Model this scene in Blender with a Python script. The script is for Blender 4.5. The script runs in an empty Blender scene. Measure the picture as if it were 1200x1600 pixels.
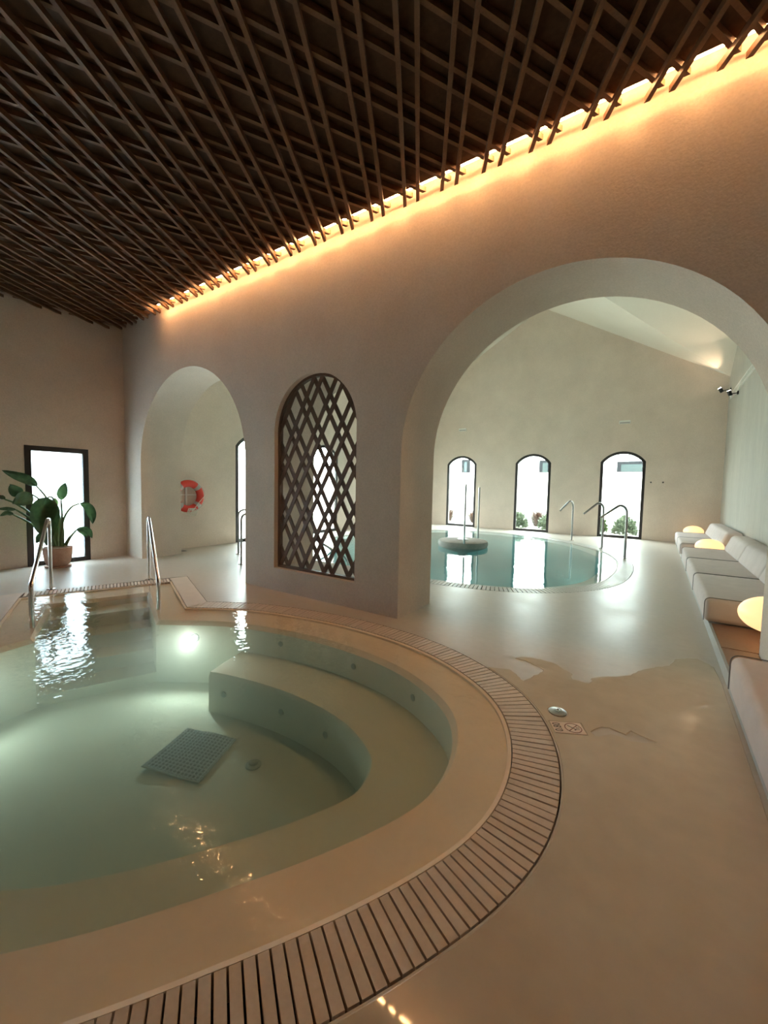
import bpy, bmesh, math, random
from mathutils import Vector, Matrix
from math import sin, cos, pi, hypot, radians, sqrt
random.seed(7)

# ------------------------------------------------------------------ camera, world, exposure
scn = bpy.context.scene
col = scn.collection
F_PX, YAW, PITCH, ROLL, EYE = 630.43, 0.594401, 0.0607801, -0.0203176, 1.5
cam_d = bpy.data.cameras.new('camera')
cam_d.sensor_fit = 'VERTICAL'; cam_d.sensor_height = 36.0
cam_d.lens = F_PX * 36.0 / 1600.0
cam_d.clip_start = 0.02
cam = bpy.data.objects.new('camera', cam_d); col.objects.link(cam)
fw = Vector((-sin(YAW) * cos(PITCH), cos(YAW) * cos(PITCH), -sin(PITCH)))
rt = Vector((cos(YAW), sin(YAW), 0)); dn = fw.cross(rt)
CR = rt * cos(ROLL) + dn * sin(ROLL); CD = -rt * sin(ROLL) + dn * cos(ROLL)
cam.matrix_world = Matrix(((CR.x, -CD.x, -fw.x, 0), (CR.y, -CD.y, -fw.y, 0), (CR.z, -CD.z, -fw.z, EYE), (0, 0, 0, 1)))
scn.camera = cam

world = bpy.data.worlds.new('overcast_sky'); scn.world = world; world.use_nodes = True
bg = world.node_tree.nodes['Background']
bg.inputs['Color'].default_value = (0.82, 0.95, 1.0, 1)
SKY = 13.0
bg.inputs['Strength'].default_value = SKY
vs = scn.view_settings
vs.view_transform = 'Standard'; vs.look = 'None'; vs.gamma = 1.0; vs.use_curve_mapping = False
vs.exposure = 1.38
cy = scn.cycles
cy.use_denoising = True
cy.max_bounces = 14; cy.diffuse_bounces = 8; cy.glossy_bounces = 5; cy.transmission_bounces = 6
cy.transparent_max_bounces = 16; cy.sample_clamp_indirect = 60.0
cy.caustics_reflective = False; cy.caustics_refractive = False

# a pixel of the photograph (1200 x 1600) -> a point on a plane of the room
def ray(x, y): return CR * ((x - 600) / F_PX) + CD * ((y - 800) / F_PX) + fw
def on_z(x, y, z=0.0):
    d = ray(x, y); return d * ((z - EYE) / d.z) + Vector((0, 0, EYE))
def on_x(x, y, X):
    d = ray(x, y); return d * (X / d.x) + Vector((0, 0, EYE))
def on_y(x, y, Y):
    d = ray(x, y); return d * (Y / d.y) + Vector((0, 0, EYE))

# ------------------------------------------------------------------ room dimensions (metres)
XL, XR = -8.97, 1.55
YB, YA0, YA1, YF = -3.6, 3.86, 4.65, 15.25
CX, CYY = (XL + XR) / 2, (YA1 + YF) / 2
Z_EAVE, Z_RIDGE, Z_FRONT = 4.87, 7.97, 4.72

# portals: they emit nothing, they only tell the renderer where the sky comes in
def portal(loc, rot, sx, sy):
    l = bpy.data.lights.new('window_portal', 'AREA'); l.shape = 'RECTANGLE'; l.size = sx; l.size_y = sy
    l.cycles.is_portal = True
    o = bpy.data.objects.new('window_portal', l); o.location = loc; o.rotation_euler = rot; col.objects.link(o)
for xc in (-6.58, -3.81, -0.99): portal((xc, YF + 0.02, 1.42), (radians(-90), 0, 0), 1.3, 2.86)
for yc in (7.08, 9.80, 12.55): portal((XL - 0.02, yc, 1.42), (0, radians(-90), 0), 2.86, 1.3)

# ------------------------------------------------------------------ materials
MATS = {}
def nmat(name):
    m = bpy.data.materials.new(name); m.use_nodes = True; MATS[name] = m
    nt = m.node_tree; return m, nt, nt.nodes, nt.links, nt.nodes['Principled BSDF']
def simple(name, colr, rough=0.5, metal=0.0, spec=0.5, emit=None, estr=0.0):
    m, nt, N, L, b = nmat(name)
    b.inputs['Base Color'].default_value = (*colr, 1); b.inputs['Roughness'].default_value = rough
    b.inputs['Metallic'].default_value = metal; b.inputs['Specular IOR Level'].default_value = spec
    if emit:
        b.inputs['Emission Color'].default_value = (*emit, 1); b.inputs['Emission Strength'].default_value = estr
    return m
def mottled(name, c1, c2, scale=2.0, fine=40.0, rough=(0.8, 0.9), bump=0.15, bdist=0.01, spec=0.3, stretch=(1, 1, 1), metal=0.0, fine_amt=0.35):
    m, nt, N, L, b = nmat(name)
    g = N.new('ShaderNodeNewGeometry'); mp = N.new('ShaderNodeMapping'); mp.inputs['Scale'].default_value = stretch
    L.new(g.outputs['Position'], mp.inputs['Vector'])
    n1 = N.new('ShaderNodeTexNoise'); n1.inputs['Scale'].default_value = scale; n1.inputs['Detail'].default_value = 6; n1.inputs['Roughness'].default_value = 0.6
    n2 = N.new('ShaderNodeTexNoise'); n2.inputs['Scale'].default_value = fine; n2.inputs['Detail'].default_value = 4
    L.new(mp.outputs[0], n1.inputs['Vector']); L.new(mp.outputs[0], n2.inputs['Vector'])
    mx = N.new('ShaderNodeMath'); mx.operation = 'MULTIPLY_ADD'; mx.inputs[1].default_value = fine_amt
    s1 = N.new('ShaderNodeMath'); s1.operation = 'MULTIPLY'; s1.inputs[1].default_value = 1 - fine_amt
    L.new(n1.outputs['Fac'], s1.inputs[0]); L.new(n2.outputs['Fac'], mx.inputs[0]); L.new(s1.outputs[0], mx.inputs[2])
    cr = N.new('ShaderNodeValToRGB'); cr.color_ramp.elements[0].position = 0.32; cr.color_ramp.elements[1].position = 0.68
    cr.color_ramp.elements[0].color = (*c1, 1); cr.color_ramp.elements[1].color = (*c2, 1)
    L.new(mx.outputs[0], cr.inputs[0]); L.new(cr.outputs[0], b.inputs['Base Color'])
    mr = N.new('ShaderNodeMapRange'); mr.inputs['To Min'].default_value = rough[0]; mr.inputs['To Max'].default_value = rough[1]
    mr.inputs['From Min'].default_value = 0.3; mr.inputs['From Max'].default_value = 0.7
    L.new(n1.outputs['Fac'], mr.inputs[0]); L.new(mr.outputs[0], b.inputs['Roughness'])
    b.inputs['Specular IOR Level'].default_value = spec; b.inputs['Metallic'].default_value = metal
    if bump:
        bp = N.new('ShaderNodeBump'); bp.inputs['Strength'].default_value = bump; bp.inputs['Distance'].default_value = bdist
        L.new(mx.outputs[0], bp.inputs['Height']); L.new(bp.outputs[0], b.inputs['Normal'])
    return m

PLASTER = mottled('limewash_plaster', (0.60, 0.505, 0.43), (0.75, 0.64, 0.55), 1.3, 55, (0.8, 0.92), 0.5, 0.010, 0.2, fine_amt=0.5)
PLASTER_W = mottled('streaked_plaster', (0.40, 0.385, 0.345), (0.53, 0.51, 0.46), 2.2, 30, (0.6, 0.85), 0.25, 0.01, 0.3, (1, 1, 0.25))
ROOF = mottled('pale_roof_plaster', (0.74, 0.69, 0.60), (0.78, 0.73, 0.64), 0.8, 20, (0.8, 0.9), 0.05, 0.005, 0.2)
FLOOR = mottled('microcement_floor', (0.49, 0.425, 0.36), (0.58, 0.51, 0.44), 1.6, 14, (0.30, 0.42), 0.10, 0.004, 0.5)
WET = mottled('wet_floor_film', (0.56, 0.475, 0.375), (0.68, 0.58, 0.465), 1.4, 8, (0.03, 0.05), 0.03, 0.002, 0.5)
DRYPATCH = mottled('drying_floor', (0.44, 0.38, 0.31), (0.52, 0.45, 0.37), 3.0, 20, (0.3, 0.45), 0.08, 0.003, 0.4)
RIM = mottled('pool_rim_cement', (0.86, 0.69, 0.52), (0.92, 0.75, 0.58), 2.5, 30, (0.5, 0.7), 0.08, 0.004, 0.3)
BASIN = mottled('pool_basin_cement', (0.82, 0.76, 0.63), (0.90, 0.84, 0.71), 2.0, 25, (0.6, 0.8), 0.1, 0.005, 0.2)
BASIN2 = mottled('teal_basin_cement', (0.56, 0.62, 0.58), (0.64, 0.70, 0.66), 1.5, 20, (0.6, 0.8), 0.05, 0.004, 0.2)
SLATF = mottled('grate_slat_wood_tone', (0.62, 0.51, 0.425), (0.74, 0.62, 0.525), 6, 60, (0.4, 0.6), 0.15, 0.003, 0.4)
SLATP = mottled('pale_grate_slat', (0.46, 0.43, 0.38), (0.56, 0.52, 0.46), 6, 60, (0.35, 0.5), 0.1, 0.003, 0.4)
CHANNEL = simple('dark_channel', (0.03, 0.022, 0.016), 0.7)
SLOT = mottled('dark_stained_wood', (0.110, 0.054, 0.026), (0.185, 0.096, 0.048), 8, 60, (0.5, 0.7), 0.2, 0.003, 0.35)
BOARD = mottled('dark_ceiling_board', (0.050, 0.026, 0.013), (0.095, 0.050, 0.026), 2.5, 30, (0.7, 0.85), 0.1, 0.004, 0.2)
SCREENW = mottled('walnut_screen_wood', (0.095, 0.048, 0.028), (0.150, 0.080, 0.048), 10, 70, (0.45, 0.6), 0.15, 0.002, 0.4)
FRAME = simple('dark_bronze_frame', (0.035, 0.028, 0.026), 0.45, 0.3)
STEEL = simple('polished_steel', (0.72, 0.70, 0.68), 0.14, 1.0)
STEEL_D = simple('satin_steel', (0.34, 0.33, 0.32), 0.32, 1.0)
FABRIC = mottled('grey_bench_fabric', (0.64, 0.565, 0.55), (0.74, 0.66, 0.645), 5, 220, (0.9, 0.97), 0.3, 0.002, 0.1)
PIPING = simple('dark_seam_piping', (0.22, 0.205, 0.20), 0.9)
COPPER = mottled('copper_tone_shelf', (0.22, 0.115, 0.07), (0.32, 0.17, 0.10), 3, 40, (0.35, 0.5), 0.05, 0.002, 0.5, metal=0.25)
PLINTH = simple('grey_plinth', (0.42, 0.41, 0.40), 0.45)
COPPERM = simple('brushed_copper', (0.55, 0.27, 0.14), 0.3, 1.0)
GLOBE = simple('lit_lamp_glass', (0.9, 0.75, 0.5), 0.4, 0, 0.5, (1.0, 0.58, 0.25), 0.50)
LED = simple('warm_led', (1, 0.8, 0.5), 0.5, 0, 0, (1.0, 0.53, 0.22), 60.0)
TERRA = mottled('terracotta', (0.34, 0.19, 0.13), (0.48, 0.30, 0.22), 5, 50, (0.75, 0.9), 0.15, 0.004, 0.2)
SOIL = mottled('potting_soil', (0.03, 0.02, 0.015), (0.08, 0.055, 0.04), 30, 90, (0.9, 1.0), 0.8, 0.02, 0.1)
STEM = simple('plant_stem', (0.09, 0.15, 0.05), 0.5)
RED = simple('lifebuoy_red', (0.72, 0.055, 0.035), 0.45)
GREYBAND = simple('reflective_band', (0.45, 0.42, 0.40), 0.35)
ROPE = mottled('white_rope', (0.66, 0.62, 0.55), (0.80, 0.77, 0.70), 60, 200, (0.8, 0.9), 0.3, 0.003, 0.1)
WHITEP = simple('white_plastic', (0.80, 0.79, 0.75), 0.4)
BLACKP = simple('black_plastic', (0.02, 0.02, 0.02), 0.4)
SIGN = simple('sign_tile_cream', (0.86, 0.70, 0.60), 0.3)
SIGNR = simple('sign_dark_red', (0.20, 0.045, 0.03), 0.4)
SIGNK = simple('sign_dark_brown', (0.07, 0.035, 0.025), 0.4)
RENDERW = mottled('white_garden_render', (0.80, 0.80, 0.79), (0.86, 0.86, 0.85), 1, 20, (0.85, 0.95), 0.1, 0.01, 0.1)
GRAVEL = mottled('garden_ground_cover', (0.55, 0.52, 0.45), (0.70, 0.67, 0.60), 3, 25, (0.9, 1.0), 0.5, 0.03, 0.1)
MATM = mottled('woven_drain_mat', (0.16, 0.22, 0.24), (0.36, 0.44, 0.47), 60, 90, (0.4, 0.6), 0.6, 0.01, 0.4)
MATE = simple('pale_mat_edge', (0.55, 0.60, 0.58), 0.5)
NOZZLE = simple('grey_nozzle', (0.50, 0.52, 0.46), 0.5)
STONE = mottled('fountain_stone', (0.30, 0.27, 0.24), (0.42, 0.385, 0.345), 6, 40, (0.7, 0.85), 0.4, 0.01, 0.2)
POOLLIGHT = simple('lit_pool_lens', (1, 1, 1), 0.3, 0, 0.5, (0.80, 1.0, 0.95), 7.0)
POOLLIGHTG = simple('lit_green_pool_lens', (1, 1, 1), 0.3, 0, 0.5, (0.75, 1.0, 0.60), 6.0)
SPOTL = simple('lit_spot_lens', (1, 1, 1), 0.3, 0, 0.5, (1.0, 0.86, 0.66), 25.0)
def leafmat(name, c1, c2):
    m, nt, N, L, b = nmat(name)
    g = N.new('ShaderNodeNewGeometry'); w = N.new('ShaderNodeTexNoise'); w.inputs['Scale'].default_value = 14; w.inputs['Detail'].default_value = 5
    L.new(g.outputs['Position'], w.inputs['Vector'])
    cr = N.new('ShaderNodeValToRGB'); cr.color_ramp.elements[0].position = 0.35; cr.color_ramp.elements[1].position = 0.65
    cr.color_ramp.elements[0].color = (*c1, 1); cr.color_ramp.elements[1].color = (*c2, 1)
    L.new(w.outputs['Fac'], cr.inputs[0]); L.new(cr.outputs[0], b.inputs['Base Color'])
    b.inputs['Roughness'].default_value = 0.35
    tr = N.new('ShaderNodeBsdfTranslucent'); L.new(cr.outputs[0], tr.inputs['Color'])
    mx = N.new('ShaderNodeMixShader'); mx.inputs[0].default_value = 0.25
    L.new(b.outputs[0], mx.inputs[1]); L.new(tr.outputs[0], mx.inputs[2]); L.new(mx.outputs[0], N['Material Output'].inputs['Surface'])
    return m
LEAF = leafmat('broad_leaf_green', (0.022, 0.052, 0.018), (0.050, 0.095, 0.034))
LEAFL = leafmat('young_leaf_green', (0.10, 0.19, 0.04), (0.16, 0.26, 0.07))
SHRUB = leafmat('shrub_green', (0.035, 0.062, 0.018), (0.085, 0.115, 0.045))
SHRUBP = leafmat('silver_shrub', (0.055, 0.078, 0.042), (0.12, 0.14, 0.095))
REDGRASS = leafmat('russet_grass', (0.042, 0.016, 0.010), (0.075, 0.038, 0.022))

def schlick(N, L, r0, normal=None):
    lw = N.new('ShaderNodeLayerWeight'); lw.inputs['Blend'].default_value = 0.5
    if normal: L.new(normal, lw.inputs['Normal'])
    p = N.new('ShaderNodeMath'); p.operation = 'POWER'; p.inputs[1].default_value = 5; L.new(lw.outputs['Facing'], p.inputs[0])
    q = N.new('ShaderNodeMath'); q.operation = 'MULTIPLY_ADD'; q.inputs[1].default_value = 1 - r0; q.inputs[2].default_value = r0; L.new(p.outputs[0], q.inputs[0])
    return q
def window_glass():
    m, nt, N, L, b = nmat('clear_window_glass'); N.remove(b)
    t = N.new('ShaderNodeBsdfTransparent'); t.inputs['Color'].default_value = (0.93, 0.97, 0.95, 1)
    g = N.new('ShaderNodeBsdfGlossy'); g.inputs['Roughness'].default_value = 0.02
    f = schlick(N, L, 0.04)
    x = N.new('ShaderNodeMixShader'); L.new(f.outputs[0], x.inputs[0]); L.new(t.outputs[0], x.inputs[1]); L.new(g.outputs[0], x.inputs[2])
    L.new(x.outputs[0], N['Material Output'].inputs['Surface']); return m
GLASS = window_glass()
def frosted():
    m, nt, N, L, b = nmat('frosted_window_glass'); N.remove(b)
    t = N.new('ShaderNodeBsdfTranslucent'); t.inputs['Color'].default_value = (0.72, 0.79, 0.83, 1)
    g = N.new('ShaderNodeBsdfGlossy'); g.inputs['Roughness'].default_value = 0.3
    x = N.new('ShaderNodeMixShader'); x.inputs[0].default_value = 0.05; L.new(t.outputs[0], x.inputs[1]); L.new(g.outputs[0], x.inputs[2])
    L.new(x.outputs[0], N['Material Output'].inputs['Surface']); return m
FROST = frosted()
def water(name, absorb, density, waves, strength, haze=(0.80, 0.86, 0.78), hz=0.42):
    m, nt, N, L, b = nmat(name); N.remove(b)
    geo = N.new('ShaderNodeNewGeometry')
    hs = None
    for sc_, amp, dist, st in waves:
        mp = N.new('ShaderNodeMapping'); mp.inputs['Scale'].default_value = st
        L.new(geo.outputs['Position'], mp.inputs['Vector'])
        n = N.new('ShaderNodeTexNoise'); n.inputs['Scale'].default_value = sc_; n.inputs['Detail'].default_value = 1.0; n.inputs['Distortion'].default_value = dist
        L.new(mp.outputs[0], n.inputs['Vector'])
        a = N.new('ShaderNodeMath'); a.operation = 'MULTIPLY_ADD'; a.inputs[1].default_value = amp
        L.new(n.outputs['Fac'], a.inputs[0])
        if hs is None: a.inputs[2].default_value = 0
        else: L.new(hs.outputs[0], a.inputs[2])
        hs = a
    bp = N.new('ShaderNodeBump'); bp.inputs['Strength'].default_value = strength; bp.inputs['Distance'].default_value = 1.0
    L.new(hs.outputs[0], bp.inputs['Height'])
    t = N.new('ShaderNodeBsdfTransparent'); t.inputs['Color'].default_value = (0.98, 1, 0.99, 1)
    g = N.new('ShaderNodeBsdfGlossy'); g.inputs['Roughness'].default_value = 0.02; L.new(bp.outputs[0], g.inputs['Normal'])
    f = schlick(N, L, 0.02, bp.outputs[0])
    x = N.new('ShaderNodeMixShader'); L.new(f.outputs[0], x.inputs[0]); L.new(t.outputs[0], x.inputs[1]); L.new(g.outputs[0], x.inputs[2])
    L.new(x.outputs[0], N['Material Output'].inputs['Surface'])
    v = N.new('ShaderNodeVolumeAbsorption'); v.inputs['Color'].default_value = (*absorb, 1); v.inputs['Density'].default_value = density
    sc = N.new('ShaderNodeVolumeScatter'); sc.inputs['Color'].default_value = (*haze, 1); sc.inputs['Density'].default_value = hz; sc.inputs['Anisotropy'].default_value = 0.2
    ad = N.new('ShaderNodeAddShader'); L.new(v.outputs[0], ad.inputs[0]); L.new(sc.outputs[0], ad.inputs[1])
    L.new(ad.outputs[0], N['Material Output'].inputs['Volume'])
    return m
WATER1 = water('green_pool_water', (0.53, 0.80, 0.72), 0.56, [(5.0, 0.0042, 0.5, (1, 1, 1)), (19.0, 0.0022, 0.3, (1, 1, 1))], 1.0)
WATER2 = water('teal_pool_water', (0.36, 0.88, 0.85), 0.75, [(3.0, 0.008, 0.4, (1, 1, 1)), (12.0, 0.002, 0.3, (1, 1, 1))], 0.35)

# ------------------------------------------------------------------ building helpers
ORG = {}
def tag(o, label=None, cat=None, group=None, kind=None):
    if label: o['label'] = label
    if cat: o['category'] = cat
    if group: o['group'] = group
    if kind: o['kind'] = kind
    return o
def empty(name, loc, label=None, cat=None, group=None, kind=None):
    o = bpy.data.objects.new(name, None); col.objects.link(o); o.location = loc; o.empty_display_size = 0.05
    ORG[o.name] = Vector(loc); return tag(o, label, cat, group, kind)
def mk(name, V, Fc, mat, parent=None, origin=None, smooth=False):
    """link ONE mesh object; V is in room coordinates, the object's origin sits at its base"""
    V = [Vector(v) for v in V]
    if origin is None:
        origin = Vector((0, 0, 0)) if parent is not None else Vector((sum(v.x for v in V) / len(V), sum(v.y for v in V) / len(V), min(v.z for v in V)))
        if parent is not None: origin = Vector((sum(v.x for v in V) / len(V), sum(v.y for v in V) / len(V), sum(v.z for v in V) / len(V)))
    origin = Vector(origin)
    me = bpy.data.meshes.new(name); me.from_pydata([v - origin for v in V], [], Fc); me.materials.append(mat)
    if smooth:
        me.polygons.foreach_set('use_smooth', [True] * len(me.polygons))
    bm = bmesh.new(); bm.from_mesh(me); bmesh.ops.recalc_face_normals(bm, faces=bm.faces); bm.to_mesh(me); bm.free()
    o = bpy.data.objects.new(name, me); col.objects.link(o)
    o.location = origin
    if parent is not None:
        o.parent = parent; o.location = origin - ORG[parent.name]
    ORG[o.name] = origin
    return o
def smooth_angle(o, deg=40):
    me = o.data
    me.polygons.foreach_set('use_smooth', [True] * len(me.polygons))
    bm = bmesh.new(); bm.from_mesh(me)
    for e in bm.edges:
        e.smooth = not (len(e.link_faces) == 2 and e.calc_face_angle(0) > radians(deg))
    bm.to_mesh(me); bm.free(); return o
class MB:
    def __init__(s): s.v = []; s.f = []
    def add(s, V, Fc):
        k = len(s.v); s.v += [tuple(v) for v in V]; s.f += [tuple(i + k for i in f) for f in Fc]; return s
    def box(s, x0, x1, y0, y1, z0, z1):
        return s.add([(x0, y0, z0), (x1, y0, z0), (x1, y1, z0), (x0, y1, z0), (x0, y0, z1), (x1, y0, z1), (x1, y1, z1), (x0, y1, z1)],
                     [(0, 3, 2, 1), (4, 5, 6, 7), (0, 1, 5, 4), (1, 2, 6, 5), (2, 3, 7, 6), (3, 0, 4, 7)])
    def prism(s, poly, z0, z1):
        n = len(poly)
        return s.add([(p[0], p[1], z0) for p in poly] + [(p[0], p[1], z1) for p in poly],
                     [tuple(range(n))[::-1], tuple(range(n, 2 * n))] + [(i, (i + 1) % n, n + (i + 1) % n, n + i) for i in range(n)])
    def tube(s, pts, r, n=10, close=False):
        pts = [Vector(p) for p in pts]; m = len(pts)
        rad = r if isinstance(r, (list, tuple)) else [r] * m
        rings = []; up = None
        for i in range(m):
            a = pts[(i - 1) % m] if (close or i > 0) else pts[0]
            b = pts[(i + 1) % m] if (close or i < m - 1) else pts[-1]
            t = (b - a).normalized()
            if up is None: up = Vector((0, 0, 1)) if abs(t.z) < 0.9 else Vector((1, 0, 0))
            u = (up - t * up.dot(t)).normalized(); w = t.cross(u); up = u
            rings.append([pts[i] + (u * cos(2 * pi * k / n) + w * sin(2 * pi * k / n)) * rad[i] for k in range(n)])
        V = [v for rg in rings for v in rg]; Fc = []
        for i in range(m if close else m - 1):
            j = (i + 1) % m
            for k in range(n): Fc.append((i * n + k, i * n + (k + 1) % n, j * n + (k + 1) % n, j * n + k))
        if not close: Fc += [tuple(range(n))[::-1], tuple((m - 1) * n + k for k in range(n))]
        return s.add(V, Fc)
    def lathe(s, prof, c, n=28, axis='z'):
        V = []; Fc = []
        for r, h in prof:
            for k in range(n):
                a = 2 * pi * k / n
                if axis == 'z': V.append((c[0] + r * cos(a), c[1] + r * sin(a), c[2] + h))
                elif axis == 'x': V.append((c[0] + h, c[1] + r * cos(a), c[2] + r * sin(a)))
                else: V.append((c[0] + r * cos(a), c[1] + h, c[2] + r * sin(a)))
        m = len(prof)
        for i in range(m - 1):
            for k in range(n): Fc.append((i * n + k, i * n + (k + 1) % n, (i + 1) * n + (k + 1) % n, (i + 1) * n + k))
        Fc += [tuple(range(n))[::-1], tuple((m - 1) * n + k for k in range(n))]
        return s.add(V, Fc)
    def build(s, name, mat, parent=None, smooth=False, origin=None):
        o = mk(name, s.v, s.f, mat, parent, origin)
        if smooth: smooth_angle(o)
        return o
def fill(outer, holes=()):
    """triangles of a flat 2-D polygon with holes -> points, faces"""
    bm = bmesh.new()
    for loop in [outer] + list(holes):
        vs_ = [bm.verts.new((p[0], p[1], 0)) for p in loop]
        for i in range(len(vs_)): bm.edges.new((vs_[i], vs_[(i + 1) % len(vs_)]))
    bmesh.ops.triangle_fill(bm, use_beauty=True, use_dissolve=False, edges=bm.edges[:])
    bm.verts.index_update()
    P = [(v.co.x, v.co.y) for v in bm.verts]; T = [tuple(v.index for v in f.verts) for f in bm.faces]
    bm.free(); return P, T
def slab(outer, holes, a, b, mapf):
    """solid of a flat shape (with holes) between depths a and b; mapf(p, q, depth) -> room point"""
    P, T = fill(outer, holes); n = len(P)
    V = [mapf(p[0], p[1], a) for p in P] + [mapf(p[0], p[1], b) for p in P]
    Fc = list(T) + [tuple(i + n for i in t[::-1]) for t in T]
    k = 0
    for loop in [outer] + list(holes):
        m = len(loop)
        for i in range(m):
            Fc.append((k + i, k + (i + 1) % m, n + k + (i + 1) % m, n + k + i))
        k += m
    return V, Fc
def arch_pts(c, r, spring, n=32):
    return [(c - r * cos(pi * i / n), spring + r * sin(pi * i / n)) for i in range(n + 1)]
def seg_arch(x0, x1, spring, rise, n=16):
    w = (x1 - x0) / 2; R = (w * w + rise * rise) / (2 * rise); c = (x0 + x1) / 2; a = math.asin(w / R)
    return [(c + R * sin(-a + 2 * a * i / n), spring + rise - R + R * cos(-a + 2 * a * i / n)) for i in range(n + 1)]
def clip(poly, conv):
    """clip a polygon by a convex counter-clockwise polygon"""
    out = list(poly)
    for i in range(len(conv)):
        a, b = conv[i], conv[(i + 1) % len(conv)]; inp = out; out = []
        if not inp: return []
        sd = lambda p: (b[0] - a[0]) * (p[1] - a[1]) - (b[1] - a[1]) * (p[0] - a[0])
        for j in range(len(inp)):
            p, q = inp[j - 1], inp[j]; sp, sq = sd(p), sd(q)
            if (sp >= 0) != (sq >= 0):
                t = sp / (sp - sq); out.append((p[0] + (q[0] - p[0]) * t, p[1] + (q[1] - p[1]) * t))
            if sq >= 0: out.append(q)
    return out
def catmull(P, closed=False, n=12):
    out = []; m = len(P)
    for i in range(m if closed else m - 1):
        g = lambda k: P[k % m] if closed else P[max(0, min(m - 1, k))]
        p0, p1, p2, p3 = g(i - 1), g(i), g(i + 1), g(i + 2)
        for k in range(n):
            t = k / n
            out.append(tuple(0.5 * ((2 * b) + (c - a) * t + (2 * a - 5 * b + 4 * c - d) * t * t + (3 * b - a - 3 * c + d) * t ** 3) for a, b, c, d in zip(p0, p1, p2, p3)))
    if not closed: out.append(tuple(P[-1]))
    return out
def resample(P, step, closed=False):
    Q = list(P) + ([P[0]] if closed else [])
    L = [0]
    for a, b in zip(Q, Q[1:]): L.append(L[-1] + math.dist(a, b))
    n = max(2, round(L[-1] / step)); out = []; j = 0
    for k in range(n + (0 if closed else 1)):
        s_ = L[-1] * k / n
        while j < len(L) - 2 and L[j + 1] < s_: j += 1
        t = (s_ - L[j]) / max(1e-9, L[j + 1] - L[j]); out.append(tuple(a + (b - a) * t for a, b in zip(Q[j], Q[j + 1])))
    return out
def relax(P, it=10, closed=False):
    P = [tuple(p) for p in P]
    for _ in range(it):
        Q = list(P)
        for i in range(len(P)):
            if not closed and i in (0, len(P) - 1): continue
            a, b, c = P[i - 1], P[i], P[(i + 1) % len(P)]
            Q[i] = tuple((x + 2 * y + z) / 4 for x, y, z in zip(a, b, c))
        P = Q
    return P
def area(P): return sum(P[i - 1][0] * P[i][1] - P[i][0] * P[i - 1][1] for i in range(len(P))) / 2
def offset(P, d):
    """miter offset of a closed polygon, d > 0 outwards"""
    sg = 1 if area(P) > 0 else -1; out = []; n = len(P)
    for i in range(n):
        a, b, c = Vector(P[i - 1]).to_2d(), Vector(P[i]).to_2d(), Vector(P[(i + 1) % n]).to_2d()
        e1, e2 = (b - a).normalized(), (c - b).normalized()
        n1, n2 = Vector((e1.y, -e1.x)) * sg, Vector((e2.y, -e2.x)) * sg
        k = 1 + n1.dot(n2); m = (n1 + n2) / max(k, 0.4)
        out.append((b.x + m.x * d, b.y + m.y * d))
    return out

# ------------------------------------------------------------------ pool outlines
BAY = [(-5.307, 1.054), (-6.678, 1.605), (-6.103, 3.248), (-4.655, 2.661)]
RND = [(-4.655, 2.661), (-3.965, 3.08), (-2.962, 3.31), (-2.206, 3.32), (-1.725, 3.24), (-1.40, 3.12), (-1.056, 2.92), (-0.84, 2.72), (-0.671, 2.44), (-0.576, 2.13),
       (-0.551, 1.88), (-0.572, 1.66), (-0.640, 1.44), (-0.741, 1.22), (-0.865, 0.985), (-0.991, 0.785), (-1.175, 0.51), (-1.31, 0.32), (-1.75, -0.15), (-2.4, -0.55), (-3.2, -0.68),
       (-4.0, -0.5), (-4.75, -0.05), (-5.15, 0.5), (-5.307, 1.054)]
rnd = relax(resample(catmull(RND), 0.043), 25)
IN1 = rnd + BAY[1:3]                      # water edge of the front pool, bay corners last
NR = len(rnd)
OUT1 = offset(IN1, 0.255)
E1 = offset(IN1, -0.31)
RND2 = [(-0.575, 8.9), (-0.70, 7.55), (-1.13, 6.70), (-1.76, 6.18), (-2.5, 5.96), (-3.3, 5.86), (-4.3, 5.82), (-5.3, 5.80), (-6.3, 6.1), (-7.25, 6.95), (-7.85, 8.3), (-8.0, 10.0),
        (-7.6, 11.8), (-6.4, 13.35), (-4.87, 13.95), (-3.2, 13.60), (-1.9, 12.65), (-1.05, 11.4), (-0.68, 10.2)]
IN2 = relax(resample(catmull(RND2, True), 0.06, True), 30, True)
OUT2 = offset(IN2, 0.27)

# ------------------------------------------------------------------ the setting: floor, walls, ceiling
FL_OUT = [(XL, YB), (XR, YB), (XR, YF), (XL, YF)]
P, T = fill(FL_OUT, [OUT1, OUT2])
V = [(p[0], p[1], 0.0) for p in P]; Fc = list(T); k = 4; nb = len(V)
for loop in (OUT1, OUT2):
    m = len(loop); b0 = len(V)
    V += [(p[0], p[1], -0.14) for p in loop]
    Fc += [(k + i, k + (i + 1) % m, b0 + (i + 1) % m, b0 + i) for i in range(m)]
    k += m
floor = tag(mk('floor', V, Fc, FLOOR, origin=(0, 0, 0)), 'beige polished cement floor around both pools', None, None, 'structure')

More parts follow.
